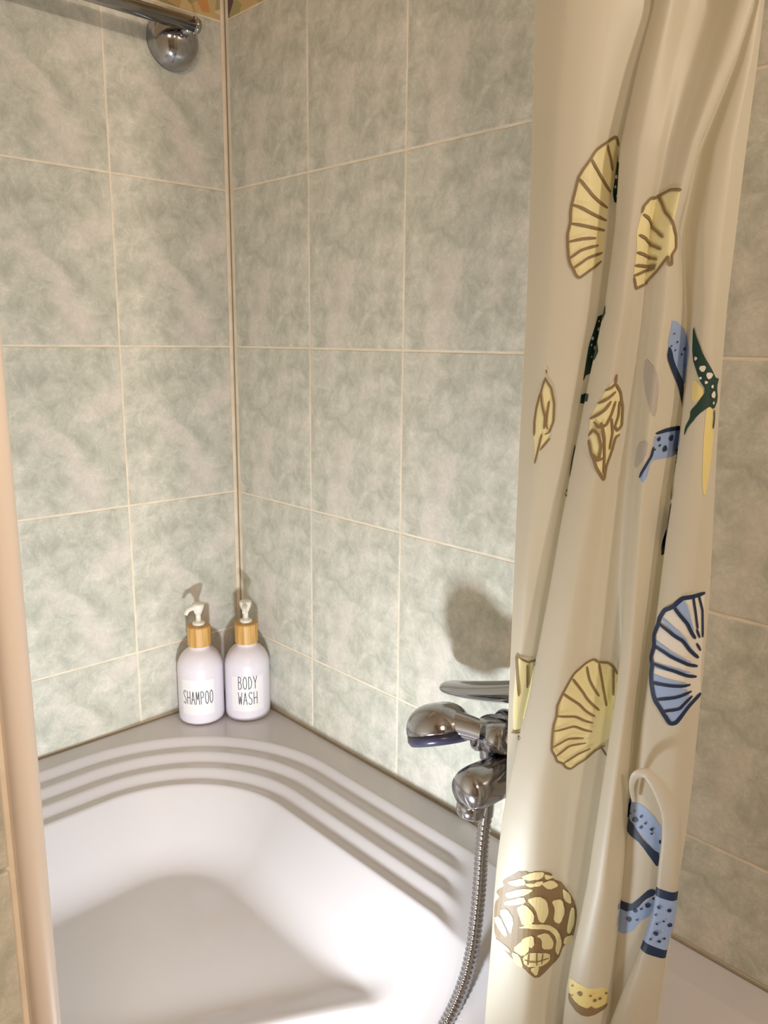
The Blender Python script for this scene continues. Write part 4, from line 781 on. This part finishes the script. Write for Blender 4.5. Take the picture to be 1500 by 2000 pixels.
def print_part(name, label, items):
    verts, faces, mats, used = [], [], [], []
    def slot(c):
        if c not in used:
            used.append(c)
        return used.index(c)
    layer = 0
    for kind, col, pts, arg in items:
        layer += 1
        pts = np.array(pts, float)
        base = len(verts)
        if kind == 'f':
            h = 0.0003 + 0.0004 * (arg or 0)
            # conforming fill: boundary plus inner grid, triangulated in sheet coordinates
            for _ in range(1 if col != 'white' else 0):
                nx_ = np.roll(pts, -1, axis=0)
                pts = np.stack([pts * 0.8 + nx_ * 0.2, pts * 0.2 + nx_ * 0.8], 1).reshape(-1, 2)
            K = 0.012                                        # metres per strand unit, roughly
            out = []
            for a_, b_ in zip(pts, np.roll(pts, -1, axis=0)):
                m = max(1, int(math.hypot((b_[0] - a_[0]) * K, b_[1] - a_[1]) / 0.003))
                out += [tuple(a_ + (b_ - a_) * k / m) for k in range(m)]
            out = np.array(out)
            lo_, hi_ = out.min(0), out.max(0)
            gs, gz = np.meshgrid(np.arange(lo_[0], hi_[0], 0.12), np.arange(lo_[1], hi_[1], 0.0025))
            grid = np.column_stack([gs.ravel(), gz.ravel()])
            allp = [Vector((p[0] * K, p[1])) for p in out] + [Vector((p[0] * K, p[1])) for p in grid]
            nb = len(out)
            r = delaunay_2d_cdt(allp, [], [list(range(nb))], 1, 1e-6)
            vv = np.array([[q.x / K, q.y] for q in r[0]])
            if len(vv) < 3:
                continue
            W = lift(vv[:, 0], vv[:, 1], h)
            verts += (W - org).tolist()
            for f in r[2]:
                faces.append([base + k for k in f])
                mats.append(slot(col))
        elif kind == 's':
            w = arg
            out = []
            for a_, b_ in zip(pts, pts[1:]):
                m = max(1, int(math.hypot((b_[0] - a_[0]) * 0.012, b_[1] - a_[1]) / 0.0012))
                out += [tuple(a_ + (b_ - a_) * k / m) for k in range(m)]
            out.append(tuple(pts[-1]))
            out = np.array(out)
            # soften the corners of the drawn line
            for _ in range(1):
                o2 = out.copy()
                o2[1:-1] = (out[:-2] + 2 * out[1:-1] + out[2:]) / 4
                out = o2
            c = lift(out[:, 0], out[:, 1], 0.0011)
            n = curtain_normal(out[:, 0], out[:, 1])
            t = np.gradient(c, axis=0)
            t /= np.linalg.norm(t, axis=1, keepdims=True) + 1e-9
            sd = np.cross(n, t)
            sd /= np.linalg.norm(sd, axis=1, keepdims=True) + 1e-9
            taper = np.minimum(1, 0.55 + 0.45 * np.minimum(np.arange(len(out)), np.arange(len(out))[::-1]) / 2)[:, None]
            W = np.concatenate([c + sd * w / 2 * taper, c - sd * w / 2 * taper])
            verts += (W - org).tolist()
            k = len(out)
            for j in range(k - 1):
                faces.append([base + j, base + j + 1, base + k + j + 1, base + k + j])
                mats.append(slot(col))
        else:
            c = lift(pts[:1, 0], pts[:1, 1], 0.0013)[0]
            n = Vector(curtain_normal(pts[:1, 0], pts[:1, 1])[0])
            x_, y_ = frame_for(n)
            for k in range(9):
                a_ = 2 * PI * k / 9
                verts.append(list(c - org + np.array(x_ * math.cos(a_) + y_ * math.sin(a_)) * arg * (0.78 + 0.10 * math.sin(3 * a_ + c[2] * 999))))
            faces.append([base + k for k in range(9)])
            mats.append(slot(col))
    me = bpy.data.meshes.new(name)
    me.from_pydata(verts, [], faces)
    me.polygons.foreach_set('material_index', mats)
    for c in used:
        me.materials.append(PRINT[c])
    o = bpy.data.objects.new(name, me)
    C.objects.link(o)
    o.parent = sheet
    if label:
        o['label'] = label
    return o
for name, label, items in PRINTS:
    print_part(name, label, items)

# curled-over hem: a loop at the top running down into a roll
path = np.array(HEM_ROLL)
pp = catmull([q[:3] for q in path], 8)
rr = np.interp(np.linspace(0, len(path) - 1, len(pp)), range(len(path)), path[:, 3])
bm = bmesh.new()
rings = []
vd3 = Vector((VD[0], VD[1], 0))
n_ = len(pp)
KR = 28
for i, q in enumerate(pp):
    d = (pp[min(i + 1, n_ - 1)] - pp[max(i - 1, 0)]).normalized()
    side = d.cross(vd3).normalized()
    fr = side.cross(d).normalized()
    if fr.dot(vd3) > 0:
        fr = -fr
    s = i / (n_ - 1)
    flat = 0.30 + 0.25 * min(1, max(0, (s - 0.35) / 0.2))
    ring = []
    for k in range(KR):
        a = 2 * PI * k / KR
        wob = 1 + (0.10 * math.sin(3 * a + 9 * s) if s > 0.4 else 0)
        ring.append(bm.verts.new(q + side * rr[i] * math.cos(a) + fr * rr[i] * flat * wob * math.sin(a) - Vector(org)))
    rings.append(ring)
faces = []
def roll_color(i):
    c = i / 8
    if 8.65 <= c < 9.05 or 11.55 <= c < 12.1:
        return 1
    if 9.05 <= c < 11.55:
        return 2
    return 0
for i, (p_, q_) in enumerate(zip(rings, rings[1:])):
    for k in range(KR):
        f = bm.faces.new((p_[k], p_[(k + 1) % KR], q_[(k + 1) % KR], q_[k]))
        f.material_index = roll_color(i)
bm.faces.new(rings[0])
bm.faces.new(rings[-1])
bmesh.ops.recalc_face_normals(bm, faces=bm.faces)
o = obj('curled_hem', bm, [M_CURTAIN, PRINT['navy'], PRINT['blue']], curtain, True)
o['label'] = 'white curled over edge of the curtain with a pale blue starfish patch'
# navy dots on the roll's blue patch
bm = bmesh.new()
for c, u, r0 in ((9.5, -0.6, 0.0022), (9.6, 0.35, 0.0026), (10.0, 0.0, 0.0014), (10.2, 0.6, 0.003), (10.3, -0.5, 0.0016), (10.8, -0.35, 0.003), (10.9, 0.45, 0.0016), (11.2, 0.1, 0.002), (9.9, -0.75, 0.0014), (11.3, -0.6, 0.0014)):
    i = int(c * 8)
    q = pp[i]
    d = (pp[i + 1] - pp[i - 1]).normalized()
    side = d.cross(vd3).normalized()
    fr = side.cross(d).normalized()
    if fr.dot(vd3) > 0:
        fr = -fr
    ctr = q + side * rr[i] * u + fr * (rr[i] * 0.55 * 1.1 * math.sqrt(1 - u * u) + 0.0006) - Vector(org)
    nrm = (fr + side * u * 0.6).normalized()
    x_, y_ = frame_for(nrm)
    bm.faces.new([bm.verts.new(ctr + (x_ * math.cos(2 * PI * k / 9) + y_ * math.sin(2 * PI * k / 9)) * r0 * 0.75) for k in range(9)])
obj('starfish_print', bm, PRINT['navy'], o)

# rail that carries the curtain, above the frame
rail = thing('curtain_rail', 'white curtain rail from the right wall, above the shower curtain', 'curtain rail', (0.83, 0.0, 2.06))
bm = bmesh.new()
add_tube(bm, catmull([(0.0, 0.0, 0.0), (0.0, -0.2, 0.0), (-0.01, -0.40, 0.0), (-0.10, -0.58, 0.0), (-0.3, -0.64, 0)], 8), 0.010, 20)
obj('rail_tube', bm, M_PUMP, rail, True)
bm = bmesh.new()
add_lathe(bm, [(0.026, 0.0), (0.026, 0.006), (0.014, 0.014)], (0, 0.0, 0), (0, -1, 0), 32)
obj('wall_flange', bm, M_PUMP, rail, True)
for k in range(6):
    bm = bmesh.new()
    y = -0.08 - 0.04 * k
    add_tube(bm, [(0.016 * math.cos(2 * PI * j / 24), y, -0.006 + 0.02 * math.sin(2 * PI * j / 24)) for j in range(25)], 0.0018, 8)
    obj('curtain_ring', bm, M_PUMP, rail, True)
